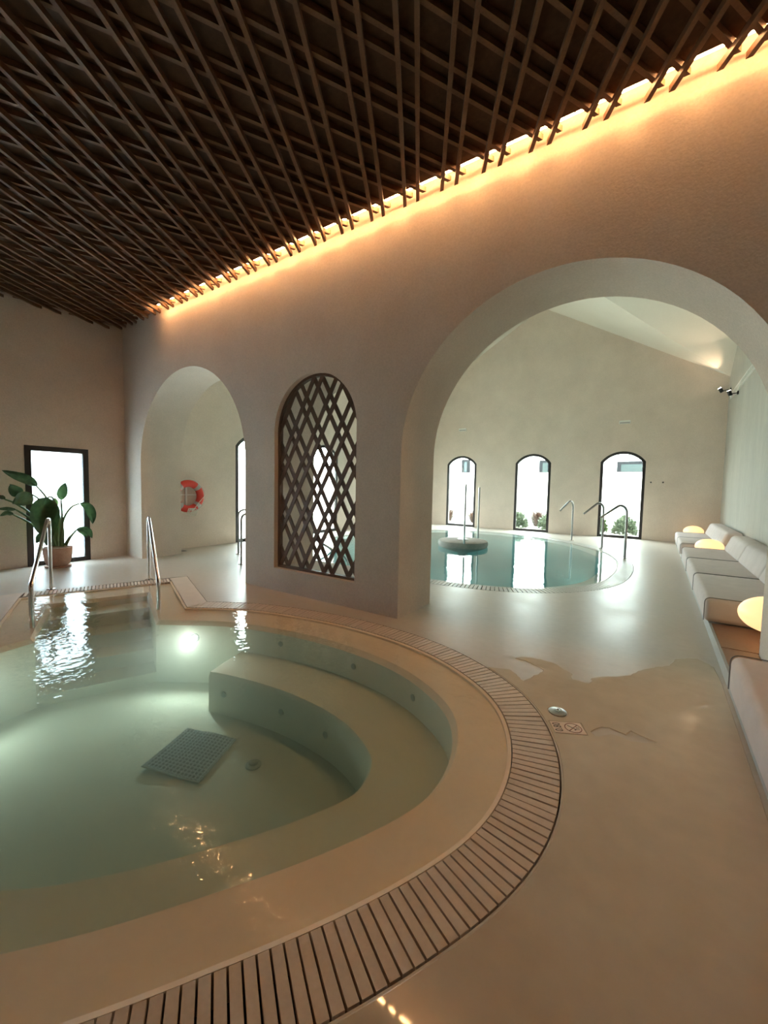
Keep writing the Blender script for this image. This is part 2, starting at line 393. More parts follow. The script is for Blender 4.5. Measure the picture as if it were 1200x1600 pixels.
# arcade wall between the two rooms: two round arches and the arched screen opening
AR, AL, ARAD, ASPR = -0.80, -6.73, 1.595, 1.87
SC0, SC1, SCB, SCS = -4.49, -3.03, 0.325, 2.235
outer = [(XL, 0.0)] + [(AL - ARAD, 0.0)] + arch_pts(AL, ARAD, ASPR, 40) + [(AL + ARAD, 0.0), (AR - ARAD, 0.0)] + arch_pts(AR, ARAD, ASPR, 40) + [(AR + ARAD, 0.0), (XR, 0.0), (XR, Z_EAVE), (CX, Z_RIDGE), (XL, Z_EAVE)]
scr_hole = [(SC0, SCB)] + arch_pts((SC0 + SC1) / 2, (SC1 - SC0) / 2, SCS, 32) + [(SC1, SCB)]
V, Fc = slab(outer, [scr_hole], YA0, YA1, lambda p, q, d: (p, d, q))
wall_arcade = tag(smooth_angle(mk('wall_arcade', V, Fc, PLASTER, origin=(0, 0, 0)), 25), 'tan plaster wall pierced by two round arches and an arched screen opening', None, None, 'structure')

WFAR = [(-6.58, 1.25), (-3.81, 1.25), (-0.99, 1.27)]
WLEFT = [(7.08, 1.26), (9.80, 1.26), (12.55, 1.26)]
def whole(c, w): return [(c - w / 2, 0.0)] + seg_arch(c - w / 2, c + w / 2, 2.49, 0.335) + [(c + w / 2, 0.0)]
outer = [(XL, 0.0)]
for c, w in WFAR: outer += whole(c, w)
outer += [(XR, 0.0), (XR, Z_EAVE), (CX, Z_RIDGE), (XL, Z_EAVE)]
V, Fc = slab(outer, [], YF, YF + 0.3, lambda p, q, d: (p, d, q))
tag(mk('wall_far', V, Fc, PLASTER, origin=(0, 0, 0)), 'gabled plaster wall with three arched windows behind the far pool', None, None, 'structure')
outer = [(YB, 0.0)]
for a in (0.22, 2.285): outer += [(a, 0.0), (a, 2.10), (a + 0.935, 2.10), (a + 0.935, 0.0)]
for c, w in WLEFT: outer += whole(c, w)
outer += [(YF, 0.0), (YF, Z_EAVE), (CYY, Z_RIDGE), (YA1, Z_EAVE), (YB, Z_EAVE)]
V, Fc = slab(outer, [], XL, XL - 0.3, lambda p, q, d: (d, p, q))
tag(mk('wall_left', V, Fc, PLASTER, origin=(0, 0, 0)), 'tan plaster wall with the frosted window and the lifebuoy', None, None, 'structure')
V, Fc = slab([(YB, 0.0), (YF, 0.0), (YF, Z_EAVE), (CYY, Z_RIDGE), (YA1, Z_EAVE), (YB, Z_EAVE)], [], XR, XR + 0.3, lambda p, q, d: (d, p, q))
tag(mk('wall_right', V, Fc, PLASTER_W, origin=(0, 0, 0)), 'grey streaked plaster wall behind the upholstered benches', None, None, 'structure')
tag(MB().box(XL, XR, YB - 0.3, YB, 0, Z_EAVE).build('wall_back', PLASTER), 'plain plaster wall closing the front room', None, None, 'structure')

# cross-gabled roof of the far room
C0 = (CX, CYY, Z_RIDGE)
cn = [(XL, YA1, Z_EAVE), (XR, YA1, Z_EAVE), (XR, YF, Z_EAVE), (XL, YF, Z_EAVE)]
ap = [(CX, YA1, Z_RIDGE), (XR, CYY, Z_RIDGE), (CX, YF, Z_RIDGE), (XL, CYY, Z_RIDGE)]
roof = empty('ceiling', (CX, CYY, Z_EAVE), 'pale cross-gabled ceiling above the far pool', None, None, 'structure')
for i in range(4):
    for a in (ap[i - 1], ap[i]):
        v = [Vector(cn[i]), Vector(a), Vector(C0)]
        up = Vector((0, 0, 0.12))
        mk('roof_plane', v + [q + up for q in v], [(0, 1, 2), (3, 5, 4), (0, 3, 4, 1), (1, 4, 5, 2), (2, 5, 3, 0)], ROOF, roof)

# slatted ceiling of the front room
ceil = tag(MB().box(XL, XR, YB, 3.67, 4.545, 4.585).box(XL, XR, YB, YA0, Z_FRONT, Z_FRONT + 0.1).build('ceiling', BOARD, origin=(0, 0, 0)),
           'dark stained ceiling with a diagonal lattice of paired wooden slats', None, None, 'structure')
def slats(name, th, n0, step, pair, w, z0, z1, yend):
    rect = [(XL + 0.02, YB + 0.3), (XR - 0.02, YB + 0.3), (XR - 0.02, yend), (XL + 0.02, yend)]
    d = Vector((cos(th), sin(th))); n = Vector((sin(th), -cos(th)))
    for k in range(-45, 46):
        for h in (0, pair):
            c = n * (n0 + k * step + h)
            st = [c + n * (-w / 2) - d * 30, c + n * (w / 2) - d * 30, c + n * (w / 2) + d * 30, c - n * (w / 2) + d * 30]
            poly = clip([(p.x, p.y) for p in st], rect)
            if len(poly) < 3: continue
            if max(math.dist(a, b) for a in poly for b in poly) < 0.25: continue
            MB().prism(poly, z0, z1).build(name, SLOT, ceil)
slats('ceiling_slat', radians(119.2), -0.2205, 0.3735, 0.134, 0.034, 4.452, 4.498, 3.765)
slats('ceiling_slat', radians(60.8), -1.94, 0.3735, 0.134, 0.034, 4.499, 4.544, 3.745)

# warm LED strip hidden in the slot between ceiling and arcade wall
led = MB()
x = -7.45
while x < XR - 0.1:
    led.box(x, x + 0.24, 3.688, 3.711, 4.556, 4.558); x += 0.25
tag(led.build('led_strip', LED), 'warm glowing light strip in the slot along the top of the arcade wall', 'light strip')

# ------------------------------------------------------------------ windows
def arched_window(name, c, w, axis, label):
    """axis 'y': in the far wall; 'x': in the left wall"""
    mp = (lambda p, q, d: (p, YF + d, q)) if axis == 'y' else (lambda p, q, d: (XL - d, p, q))
    base = (c, YF, 0) if axis == 'y' else (XL, c, 0)
    e = empty(name, base, label, None, None, 'structure')
    o = whole(c, w)
    fwid = 0.085
    inner = [(c - w / 2 + fwid, fwid)] + seg_arch(c - w / 2 + fwid, c + w / 2 - fwid, 2.49 - 0.03, 0.28) + [(c + w / 2 - fwid, fwid)]
    V, Fc = slab(o, [inner], 0.0, 0.07, mp); mk('window_frame', V, Fc, FRAME, e)
    V, Fc = slab(inner, [], 0.03, 0.042, mp); mk('pane', V, Fc, GLASS, e)
    return e
wl = ['arched window nearest the steel fountain rods, leftmost on the far wall', 'middle arched window of the three on the far wall', 'arched window beside the bench end, rightmost on the far wall']
for i, (c, w) in enumerate(WFAR): arched_window('window_%d' % (i + 1), c, w, 'y', wl[i])
wl = ['arched window right of the lifebuoy, seen through the left arch', 'arched window seen through the wooden lattice screen', 'arched window deepest on the left wall']
for i, (c, w) in enumerate(WLEFT): arched_window('window_%d' % (i + 4), c, w, 'x', wl[i])
mpl = lambda p, q, d: (XL - d, p, q)
for nm, a, lb in (('window_7', 2.285, 'dark framed frosted window behind the potted plant'), ('window_8', 0.22, 'added dark framed frosted window out of view, lighting the front room')):  # second window is unseen, added to bring daylight into the front room
    e = empty(nm, (XL, a + 0.465, 0), lb, None, None, 'structure'); b = a + 0.935
    V, Fc = slab([(a, 0.0), (b, 0.0), (b, 2.10), (a, 2.10)], [[(a + 0.09, 0.075), (b - 0.09, 0.075), (b - 0.09, 2.015), (a + 0.09, 2.015)]], -0.01, 0.09, mpl); mk('window_frame', V, Fc, FRAME, e)
    V, Fc = slab([(a + 0.085, 0.07), (b - 0.085, 0.07), (b - 0.085, 2.02), (a + 0.085, 2.02)], [], 0.045, 0.055, mpl); mk('pane', V, Fc, FROST, e)

# ------------------------------------------------------------------ front pool: basin, water, grate
WZ = -0.012
basin = empty('pool_basin', (-2.8, 1.7, -0.8), 'tan cement basin of the front pool with rim, seat and steps', None, None, 'structure')
def ring(name, A, B, za, zb, mat, parent, closed=True, rng=None):
    n = len(A); V = [(p[0], p[1], za) for p in A] + [(p[0], p[1], zb) for p in B]
    idx = range(n if closed else n - 1) if rng is None else rng
    return smooth_angle(mk(name, V, [(i, (i + 1) % n, n + (i + 1) % n, n + i) for i in idx], mat, parent), 35)
LIP = offset(IN1, -0.022)
ring('rim_lip', IN1, LIP, -0.004, -0.010, RIM, basin)
ring('rim_edge', IN1, IN1, -0.004, -0.14, RIM, basin)
ring('rim_step', LIP, LIP, -0.010, -0.030, RIM, basin)
ring('rim', LIP, E1, -0.030, -0.055, RIM, basin)
E1b = offset(IN1, -0.345)
ring('rim_nosing', E1, E1b, -0.055, -0.10, RIM, basin)
ring('pool_wall', E1b, E1b, -0.10, -0.76, BASIN, basin)
P, T = fill(E1b); mk('pool_floor', [(p[0], p[1], -0.76) for p in P], T, BASIN, basin)
# submerged seat along the round side
dense = [i for i in range(NR)]
E2 = offset(IN1, -0.87)
s0 = min(range(NR), key=lambda i: math.dist(E1b[i], (-3.75, 2.78)))
s1 = NR - 45
sub = list(range(s0, s1))
A = [E1b[i] for i in sub]; B = [E2[i] for i in sub]
loop = A + B[::-1]
V = [(p[0], p[1], -0.36) for p in A] + [(p[0], p[1], -0.36) for p in B] + [(p[0], p[1], -0.40) for p in offset(IN1, -0.895)[s0:s1]] + [(p[0], p[1], -0.76) for p in offset(IN1, -0.895)[s0:s1]]
n = len(sub); Fc = []
for r in range(3): Fc += [(r * n + i, r * n + i + 1, (r + 1) * n + i + 1, (r + 1) * n + i) for i in range(n - 1)]
b0 = len(V); V += [(A[0][0], A[0][1], -0.76), (A[-1][0], A[-1][1], -0.76)]
Fc += [(0, n, 2 * n, 3 * n, b0), (n - 1, 2 * n - 1, 3 * n - 1, 4 * n - 1, b0 + 1)]
smooth_angle(mk('seat_ledge', V, Fc, BASIN, basin), 35)
# steps in the bay
U = Vector((0.927, -0.375)).normalized(); NN = Vector((0.375, 0.927)).normalized(); B0 = Vector((-6.39, 2.43))
def bl(u, n): p = B0 + U * u + NN * n; return (p.x, p.y)
for k in range(4):
    u0 = 0.30 + 0.34 * k
    MB().prism([bl(u0, -0.58), bl(u0 + 0.38, -0.58), bl(u0 + 0.38, 0.55), bl(u0, 0.55)], -0.76, -0.17 - 0.16 * k).build('step', BASIN, basin)
# jets in the wall and in the seat front
SF = offset(IN1, -0.895)
for px_, crv, zj in (((577, 1029), E1b, -0.22), ((478, 985), E1b, -0.20), ((690, 1075), E1b, -0.22), ((412, 1042), SF, -0.55), ((495, 1075), SF, -0.55), ((560, 1118), SF, -0.55)):
    p_ = on_z(*px_, zj).to_2d(); i_ = min(range(s0 + 2, s1 - 2), key=lambda i: math.dist(crv[i], p_))
    w_ = Vector(crv[i_ + 1]) - Vector(crv[i_ - 1]); d_ = Vector((w_.y, -w_.x, 0)).normalized()
    if d_.dot(Vector((-2.8, 1.6, 0)) - Vector((*crv[i_], 0))) < 0: d_ = -d_
    c_ = Vector((*crv[i_], zj))
    MB().tube([c_ - d_ * 0.01, c_ + d_ * 0.006, c_ + d_ * 0.012], [0.028, 0.028, 0.016], 14).build('jet', NOZZLE, basin, True)
# overflow channel
ring('overflow_channel', OUT1, IN1, -0.13, -0.13, CHANNEL, basin)

P, T = fill(offset(IN1, 0.003))
n = len(P); V = [(p[0], p[1], WZ) for p in P] + [(p[0], p[1], -0.90) for p in P]
Fc = [t for t in T] + [tuple(i + n for i in t[::-1]) for t in T] + [(i, (i + 1) % n, n + (i + 1) % n, n + i) for i in range(n)]
tag(mk('pool_water', V, Fc, WATER1, origin=(0, 0, 0)), 'rippling green water of the round front pool', 'water', None, 'stuff')

grate = empty('pool_grate', (-1.2, 2.0, 0), 'brown slatted overflow grate curving round the front pool', 'grate')
O2, I2 = offset(IN1, 0.247), offset(IN1, 0.006)
def slat_quad(i, j, fr, to):
    lp = lambda Pp, t: (Pp[i][0] + (Pp[j][0] - Pp[i][0]) * t, Pp[i][1] + (Pp[j][1] - Pp[i][1]) * t)
    return [lp(I2, fr), lp(I2, to), lp(O2, to), lp(O2, fr)]
cnt = 0; rest = MB()
for i in range(0, NR - 1):
    q = slat_quad(i, i + 1, 0.09, 0.91)
    dz = random.uniform(-0.0015, 0.0015)
    if cnt < 225:
        MB().prism(q, -0.03, 0.0005 + dz).build('slat', SLATF, grate); cnt += 1
    else: rest.prism(q, -0.03, 0.0005)
o = rest.build('slat_row', SLATF, grate); o['kind'] = 'stuff'
# across the bay's back edge
for k in range(40):
    a0 = -0.85 + 1.70 * (k + 0.08) / 40; a1 = -0.85 + 1.70 * (k + 0.84) / 40
    MB().prism([bl(-0.245, a0), bl(-0.245, a1), bl(-0.006, a1), bl(-0.006, a0)], -0.03, 0.0005).build('slat', SLATF, grate)
# solid covers along the sides of the bay
MB().prism([I2[0], I2[-1], bl(-0.247, 0.862), O2[-1], O2[0]], -0.03, 0.001).build('cover_strip', SLATF, grate)
MB().prism([I2[NR - 1], O2[NR - 1], O2[NR], bl(-0.247, -0.862), I2[NR]], -0.03, 0.001).build('cover_strip', SLATF, grate)

# ------------------------------------------------------------------ far pool
basin2 = empty('pool_basin', (-4.3, 9.9, -1.1), 'teal lined basin of the far pool', None, None, 'structure')
LIP2 = offset(IN2, -0.03); R2a = offset(IN2, -0.05); R2b = offset(IN2, -0.30)
ring('rim_edge', IN2, IN2, -0.004, -0.14, SLATP, basin2)
ring('rim_lip', IN2, LIP2, -0.004, -0.012, SLATP, basin2)
ring('rim_step', LIP2, LIP2, -0.012, -0.03, SLATP, basin2)
ring('rim', LIP2, R2b, -0.03, -0.06, BASIN2, basin2)
ring('pool_wall', R2b, R2b, -0.06, -1.15, BASIN2, basin2)
P, T = fill(R2b); mk('pool_floor', [(p[0], p[1], -1.15) for p in P], T, BASIN2, basin2)
ring('overflow_channel', OUT2, IN2, -0.13, -0.13, CHANNEL, basin2)
P, T = fill(offset(IN2, 0.003))
n = len(P); V = [(p[0], p[1], WZ) for p in P] + [(p[0], p[1], -1.25) for p in P]
Fc = [t for t in T] + [tuple(i + n for i in t[::-1]) for t in T] + [(i, (i + 1) % n, n + (i + 1) % n, n + i) for i in range(n)]
tag(mk('pool_water', V, Fc, WATER2, origin=(0, 0, 0)), 'calm teal water of the far pool behind the arches', 'water', None, 'stuff')
grate2 = empty('pool_grate', (-4.3, 5.7, 0), 'pale slatted overflow grate around the far teal pool', 'grate')
rest = MB(); O3, I3 = offset(IN2, 0.262), offset(IN2, 0.006); n = len(IN2)
for i in range(n):
    j = (i + 1) % n
    lp = lambda Pp, t: (Pp[i][0] + (Pp[j][0] - Pp[i][0]) * t, Pp[i][1] + (Pp[j][1] - Pp[i][1]) * t)
    rest.prism([lp(I3, 0.1), lp(I3, 0.9), lp(O3, 0.9), lp(O3, 0.1)], -0.03, 0.001)
o = rest.build('slat_row', SLATP, grate2); o['kind'] = 'stuff'

# ------------------------------------------------------------------ puddle on the near floor
edge_px = [(797, 1046), (818, 1064), (846, 1050), (850, 1047), (826, 1035), (804, 1028), (815, 1026), (845, 1030), (868, 1037), (882, 1046), (896, 1054), (893, 1061), (918, 1068),
           (924, 1066), (922, 1060), (940, 1057), (961, 1057), (985, 1055), (998, 1048), (1022, 1043), (1045, 1040), (1056, 1030), (1075, 1029), (1092, 1030), (1115, 1043)]
top = [tuple(on_z(x, y).to_2d()) for x, y in edge_px]
top = resample(top, 0.03)
top = [(p[0] + random.uniform(-0.005, 0.005), p[1] + random.uniform(-0.006, 0.006)) for p in top]
gi = [i for i in range(NR) if OUT1[i][0] > -1.15 and 0.35 < OUT1[i][1] < top[0][1] - 0.03 and i > 20]
gl = [offset(IN1, 0.262)[i] for i in sorted(gi)]
poly = top + [(0.50, 4.1), (0.50, 2.5), (0.50, 0.9), (0.50, 0.25), (-0.3, 0.25)] + gl[::-1]
dry_px = [(924, 1144), (930, 1140), (940, 1137), (952, 1138), (965, 1144), (978, 1149), (986, 1143), (1000, 1150), (1012, 1155), (1024, 1160), (1005, 1161), (985, 1158), (968, 1151), (955, 1147), (945, 1149), (935, 1151), (930, 1150)]
dry = [tuple(on_z(x, y).to_2d()) for x, y in dry_px]
def film(o_, h_, zt):
    inn = offset(o_, -0.005); hh = [offset(h, 0.005) for h in h_]
    P, T = fill(inn, hh); V = [(p[0], p[1], zt) for p in P]; Fc = list(T)
    k = 0
    for L0, L1 in [(o_, inn)] + list(zip(h_, hh)):
        m = len(L0); b0 = len(V); V += [(p[0], p[1], 0.0) for p in L0]
        Fc += [(k + i, k + (i + 1) % m, b0 + (i + 1) % m, b0 + i) for i in range(m)]; k += m
    return V, Fc
tl = offset([tuple(on_z(*q).to_2d()) for q in ((859, 1127.3), (906.7, 1131.3), (916.7, 1149), (867.7, 1145.3))], 0.004)
capc = [(-0.487 + 0.063 * cos(2 * pi * i / 28), 2.874 + 0.063 * sin(2 * pi * i / 28)) for i in range(28)]
V, Fc = film(poly, [dry, capc, tl], 0.0035)
pud = empty('puddle', (0, 2.6, 0), 'wide shallow puddle on the floor between the front pool grate and the bench', 'puddle')
mk('water_film', V, Fc, WET, pud)

# ------------------------------------------------------------------ lattice screen in the arcade wall
scr = empty('lattice_screen', ((SC0 + SC1) / 2, 3.96, SCB), 'dark wooden diamond lattice screen with arched top set in the wall', 'lattice screen')
fo = [(SC0, SCB)] + arch_pts((SC0 + SC1) / 2, (SC1 - SC0) / 2, SCS, 32) + [(SC1, SCB)]
fi = [(SC0 + 0.035, SCB + 0.035)] + arch_pts((SC0 + SC1) / 2, (SC1 - SC0) / 2 - 0.035, SCS, 32) + [(SC1 - 0.035, SCB + 0.035)]
V, Fc = slab(fo, [fi], 3.93, 3.99, lambda p, q, d: (p, d, q)); smooth_angle(mk('screen_frame', V, Fc, SCREENW, scr), 30)
conv = [fi[0], fi[-1]] + fi[1:-1][::-1]
if area(conv) < 0: conv = conv[::-1]
for s_ in (1, -1):
    th = radians(29.6) * s_; d = Vector((sin(th), cos(th))); n2 = Vector((cos(th), -sin(th)))
    c0 = Vector((-3.757, 2.177))
    for k in range(-12, 13):
        for h in (-0.064, 0.064):
            c = c0 + n2 * (k * 0.3626 + h); w = 0.055
            st = [c + n2 * (-w / 2) - d * 6, c + n2 * (w / 2) - d * 6, c + n2 * (w / 2) + d * 6, c - n2 * (w / 2) + d * 6]
            poly = clip([(p.x, p.y) for p in st], conv)
            if len(poly) < 3: continue
            y0 = 3.942 if s_ > 0 else 3.961
            m = len(poly); V = [(p[0], y0, p[1]) for p in poly] + [(p[0], y0 + 0.018, p[1]) for p in poly]
            mk('lattice_slat', V, [tuple(range(m)), tuple(range(m, 2 * m))[::-1]] + [(i, (i + 1) % m, m + (i + 1) % m, m + i) for i in range(m)], SCREENW, scr)

# ------------------------------------------------------------------ handrails of the front pool
def fillet(P, r=0.06, n=6):
    P = [Vector(p) for p in P]; out = [P[0]]
    for a, b, c in zip(P, P[1:], P[2:]):
        d = min(r, (a - b).length * 0.45, (c - b).length * 0.45)
        p, q = b + (a - b).normalized() * d, b + (c - b).normalized() * d
        for i in range(n + 1):
            t = i / n; out.append(p * (1 - t) ** 2 + b * 2 * t * (1 - t) + q * t * t)
    out.append(P[-1]); return out
def flange(parent, c, z=0.0, r=0.055):
    MB().lathe([(r, 0), (r, 0.006), (r * 0.75, 0.012), (r * 0.5, 0.016)], (c[0], c[1], z + 0.0005), 20).build('flange', STEEL, parent, True)
def pool_rail(b, s_end, z_end, label):
    e = empty('pool_handrail', (b[0], b[1], 0), label, 'handrail', 'handrails of the front pool')
    U3 = Vector((U.x, U.y, 0)); b3 = Vector((b[0], b[1], 0))
    pts = [b3 + Vector((0, 0, 0.004)), b3 + Vector((0, 0, 0.97)), b3 + U3 * 0.16 + Vector((0, 0, 0.985)), b3 + U3 * s_end + Vector((0, 0, z_end)), b3 + U3 * s_end + Vector((0, 0, -0.66))]
    MB().tube(fillet(pts, 0.07), 0.0225, 12).build('rail_tube', STEEL, e, True)
    flange(e, b); return e
pool_rail((-6.442, 3.082), 1.56, 0.30, 'bent steel pool handrail nearer the left arch')
pool_rail((-6.869, 1.99), 1.60, 0.40, 'bent steel pool handrail in front of the potted plant')
# rails of the far pool
W2 = Vector((0.552, 0.834, 0))
def far_rail(b, label):
    e = empty('pool_handrail', (b[0], b[1], 0), label, 'handrail', 'handrails of the far pool')
    b3 = Vector((b[0], b[1], 0)); up = Vector((0, 0, 1))
    pts = [b3 + up * 0.004, b3 + up * 0.96, b3 + W2 * 0.55 + up * 0.96, b3 + W2 * 2.1 + up * 0.0, b3 + W2 * 2.1 - up * 0.7]
    MB().tube(fillet(pts, 0.14), 0.021, 10).build('rail_tube', STEEL_D, e, True); flange(e, b)
far_rail((-7.41, 5.394), 'steel handrail of the far pool, farther of the two posts in the left arch')
far_rail((-6.412, 4.73), 'steel handrail of the far pool, nearer of the two posts in the left arch')

# ------------------------------------------------------------------ swan-neck spouts and the fountain disc
def spout(b, label, aim=(-4.3, 9.95), h=1.2):
    e = empty('water_spout', (b[0], b[1], 0), label, 'water spout', 'swan-neck spouts round the far pool')
    c = (Vector(aim) - Vector(b)).normalized()
    P2 = [(0, 0.004), (0, h - 0.2)] + [(0.13 - 0.13 * cos(a), h - 0.17 + 0.17 * sin(a)) for a in [i * pi / 10 for i in range(0, 7)]] + [(0.52, h - 0.29)]
    pts = [(b[0] + c.x * s_, b[1] + c.y * s_, z) for s_, z in P2]
    pts = fillet(pts, 0.05, 3)
    rr = [0.028] * len(pts); rr[-1] = 0.022
    MB().tube(pts, rr, 12).build('spout_tube', STEEL_D, e, True)
    flange(e, b, 0.0, 0.07)
spout((-2.101, 13.348), 'swan-neck steel spout farthest from the bench, left of the rightmost window')
spout((-1.157, 12.061), 'swan-neck steel spout in the middle, in front of the rightmost window')
spout((-0.547, 10.566), 'swan-neck steel spout nearest the bench')
spout((-7.55, 11.9), 'swan-neck steel spout seen through the lattice screen')
fc = on_z(723, 852)
e = empty('fountain_disc', (fc.x, fc.y, -0.05), 'round stone fountain island standing in the far teal pool', 'fountain')
MB().lathe([(0.10, -1.1), (0.12, -0.2), (0.56, -0.06), (0.63, -0.02), (0.655, 0.06), (0.64, 0.13), (0.60, 0.15), (0.25, 0.155)], (fc.x, fc.y, 0), 48).build('disc', STONE, e, True)
MB().lathe([(0.14, 0.0), (0.14, 0.012), (0.10, 0.02)], (fc.x, fc.y, 0.156), 24).build('nozzle_plate', STEEL_D, e, True)
t0 = on_z(725, 849, 0.17); 
MB().tube([(t0.x, t0.y, 0.16), (t0.x, t0.y, 1.62)], 0.026, 8).build('rod', STEEL_D, e, True)
p2 = on_z(746.5, 842)
tag(MB().tube([(p2.x, p2.y, -1.12), (p2.x, p2.y, 1.56)], 0.028, 8).build('fountain_rod', STEEL_D, None, True), 'thin upright steel rod rising from the water behind the fountain island', 'steel rod')

# ------------------------------------------------------------------ benches, plinth, shelves, lamps
plinth = empty('bench_plinth', (0.9, 6, 0), 'low grey bench plinth with copper-toned shelf panels running along the right wall', 'plinth')
MB().box(0.525, XR - 0.002, YA1 + 0.002, YF - 0.002, 0.001, 0.118).box(0.525, AR + ARAD - 0.01, YA0, YA1, 0.001, 0.118).box(0.525, XR - 0.002, YB + 0.002, YA0 - 0.002, 0.001, 0.118).build('base', PLINTH, plinth)
for a, b, xe in [(3.64, 4.12, 0.785), (4.125, 4.645, 0.785), (4.66, 5.46, 1.5), (10.38, 11.12, 1.5), (14.3, 15.2, 1.5)]:
    MB().box(0.545, xe, a, b, 0.1185, 0.130).build('shelf_panel', COPPER, plinth)
def rounded_block(x0, x1, y0, y1, z0, z1, r, n=5, slope=0.0):
    """cushion block with rounded edges; slope leans the front face back"""
    bm = bmesh.new(); bmesh.ops.create_cube(bm, size=1.0)
    for v in bm.verts:
        v.co = Vector(((x0 + x1) / 2 + v.co.x * (x1 - x0), (y0 + y1) / 2 + v.co.y * (y1 - y0), (z0 + z1) / 2 + v.co.z * (z1 - z0)))
        if slope and v.co.z > (z0 + z1) / 2 and v.co.x < (x0 + x1) / 2: v.co.x += slope
    bmesh.ops.bevel(bm, geom=bm.edges[:], offset=r, segments=n, profile=0.5, affect='EDGES')
    V = [v.co.copy() for v in bm.verts]; bm.verts.index_update(); Fc = [tuple(v.index for v in f.verts) for f in bm.faces]; bm.free(); return V, Fc
def bench(y0, y1, label, x1=1.52):
    e = empty('bench_module', (1.0, (y0 + y1) / 2, 0.12), label, 'bench seat', 'upholstered bench modules along the right wall')
    V, Fc = rounded_block(0.475, x1 - 0.02, y0 + 0.006, y1 - 0.006, 0.1315, 0.40, 0.055); smooth_angle(mk('seat_cushion', V, Fc, FABRIC, e), 60)
    V, Fc = rounded_block(1.13, x1, y0 + 0.006, y1 - 0.006, 0.385, 0.70, 0.06, 5, 0.12); smooth_angle(mk('backrest', V, Fc, FABRIC, e), 60)
    for yy in (y0 + 0.012, y1 - 0.012):
        pts = fillet([(0.476, yy, 0.15), (0.476, yy, 0.398), (1.16, yy, 0.398)], 0.06, 5)
        MB().tube(pts, 0.004, 6).build('piping', PIPING, e)
for y0, y1, lb in [(5.46, 7.10, 'grey upholstered bench module just beyond the near lamp shelf'), (7.10, 8.74, 'grey upholstered bench module in the middle of the three between the lamps'), (8.74, 10.38, 'grey upholstered bench module just before the middle lamp'),
                   (11.12, 12.71, 'grey upholstered bench module just beyond the middle lamp'), (12.71, 14.30, 'grey upholstered bench module at the far end before the last lamp'),
                   (1.96, 3.63, 'grey upholstered bench module nearest the viewer in the front room'), (0.30, 1.95, 'grey upholstered bench module of the front room beside the viewer')]:
    bench(y0, y1, lb)
def lamp(x, y, label):
    e = empty('table_lamp', (x, y, 0.131), label, 'lamp', 'glowing globe lamps on the bench shelves')
    prof = [(0.245 * sin(a), 0.165 * (1 - cos(a))) for a in [0.12 + (pi - 0.13) * i / 18 for i in range(19)]]
    MB().lathe(prof, (x, y, 0.235), 36).build('globe', GLOBE, e, True)
    MB().lathe([(0.075, 0), (0.075, 0.03), (0.03, 0.034), (0.03, 0.12)], (x, y, 0.1312), 24).build('base', COPPERM, e, True)
    MB().tube([(x - 0.03, y - 0.06, 0.139), (x + 0.02, y - 0.25, 0.139), (x + 0.12, y - 0.38, 0.139)], 0.006, 6).build('cable', BLACKP, e, True)
lamp(0.93, 5.02, 'glowing globe lamp nearest the viewer, half hidden by the arch pier')
lamp(0.95, 10.75, 'glowing globe lamp between the two bench groups')
lamp(0.92, 14.78, 'glowing globe lamp at the far end of the bench')

# ------------------------------------------------------------------ potted plant by the frosted window
PX = -8.60
pc = Vector((PX, 2.60, 0))
plant = empty('potted_plant', (PX, 2.60, 0), 'bird of paradise plant in a terracotta pot before the frosted window', 'potted plant')
MB().lathe([(0.13, 0.028), (0.165, 0.06), (0.19, 0.14), (0.205, 0.25), (0.212, 0.352), (0.195, 0.352), (0.188, 0.31)], (PX, 2.60, 0), 36).build('pot', TERRA, plant, True)
MB().lathe([(0.16, 0.001), (0.185, 0.012), (0.19, 0.03), (0.178, 0.03), (0.165, 0.018)], (PX, 2.60, 0), 36).build('saucer', TERRA, plant, True)
MB().lathe([(0.19, 0.30), (0.186, 0.312), (0.1, 0.318)], (PX, 2.60, 0), 24).build('soil', SOIL, plant)
def zp(zx, zy, dx=0.0): return on_x(zx / 7.5, 700 + zy / 7.5, PX + dx)
def leaf(px, width, mat=LEAF, dx=(0, 0), fold=0.25, side=None, stem_from=None, shape=0.8):
    mid = [zp(a, b, dx[0] + (dx[1] - dx[0]) * i / (len(px) - 1)) for i, (a, b) in enumerate(px)]
    mid = [Vector(p) for p in resample(catmull([tuple(p) for p in mid], False, 6), 0.03)]
    n = len(mid); V = []; Fc = []; m = 6
    view = (Vector((0, 0, 1.5)) - mid[n // 2]).normalized()
    for i, p in enumerate(mid):
        t = i / (n - 1)
        tan = (mid[min(i + 1, n - 1)] - mid[max(i - 1, 0)]).normalized()
        sd = (side if side else tan.cross(view)).normalized()
        sd = (sd - tan * sd.dot(tan)).normalized(); nr = tan.cross(sd)
        w = width * (sin(pi * min(1, t ** shape)) ** 0.75) + 0.002
        for k in range(m + 1):
            q = (k / m - 0.5) * 2
            V.append(p + sd * (q * w / 2) + nr * (-abs(q) * fold * w / 2 + 0.012 * sin(9 * t + 5 * q)))
    for i in range(n - 1):
        for k in range(m): Fc.append((i * (m + 1) + k, i * (m + 1) + k + 1, (i + 1) * (m + 1) + k + 1, (i + 1) * (m + 1) + k))
    lo = mk('leaf', V, Fc, mat, plant, smooth=True)
    if stem_from:
        q = [zp(a, b, c) for a, b, c in stem_from]
        st = catmull([tuple(p) for p in q + [mid[0]]], False, 6)
        MB().tube(st, [0.022 - 0.010 * i / (len(st) - 1) for i in range(len(st))], 6).build('petiole', STEM, plant, True)
K = 0.0016
leaf([(430, 450), (340, 380), (180, 320), (20, 262)], 95 * K, dx=(0.0, 0.1), fold=0.7, stem_from=[(640, 1120, 0), (600, 760, 0), (540, 580, 0)])
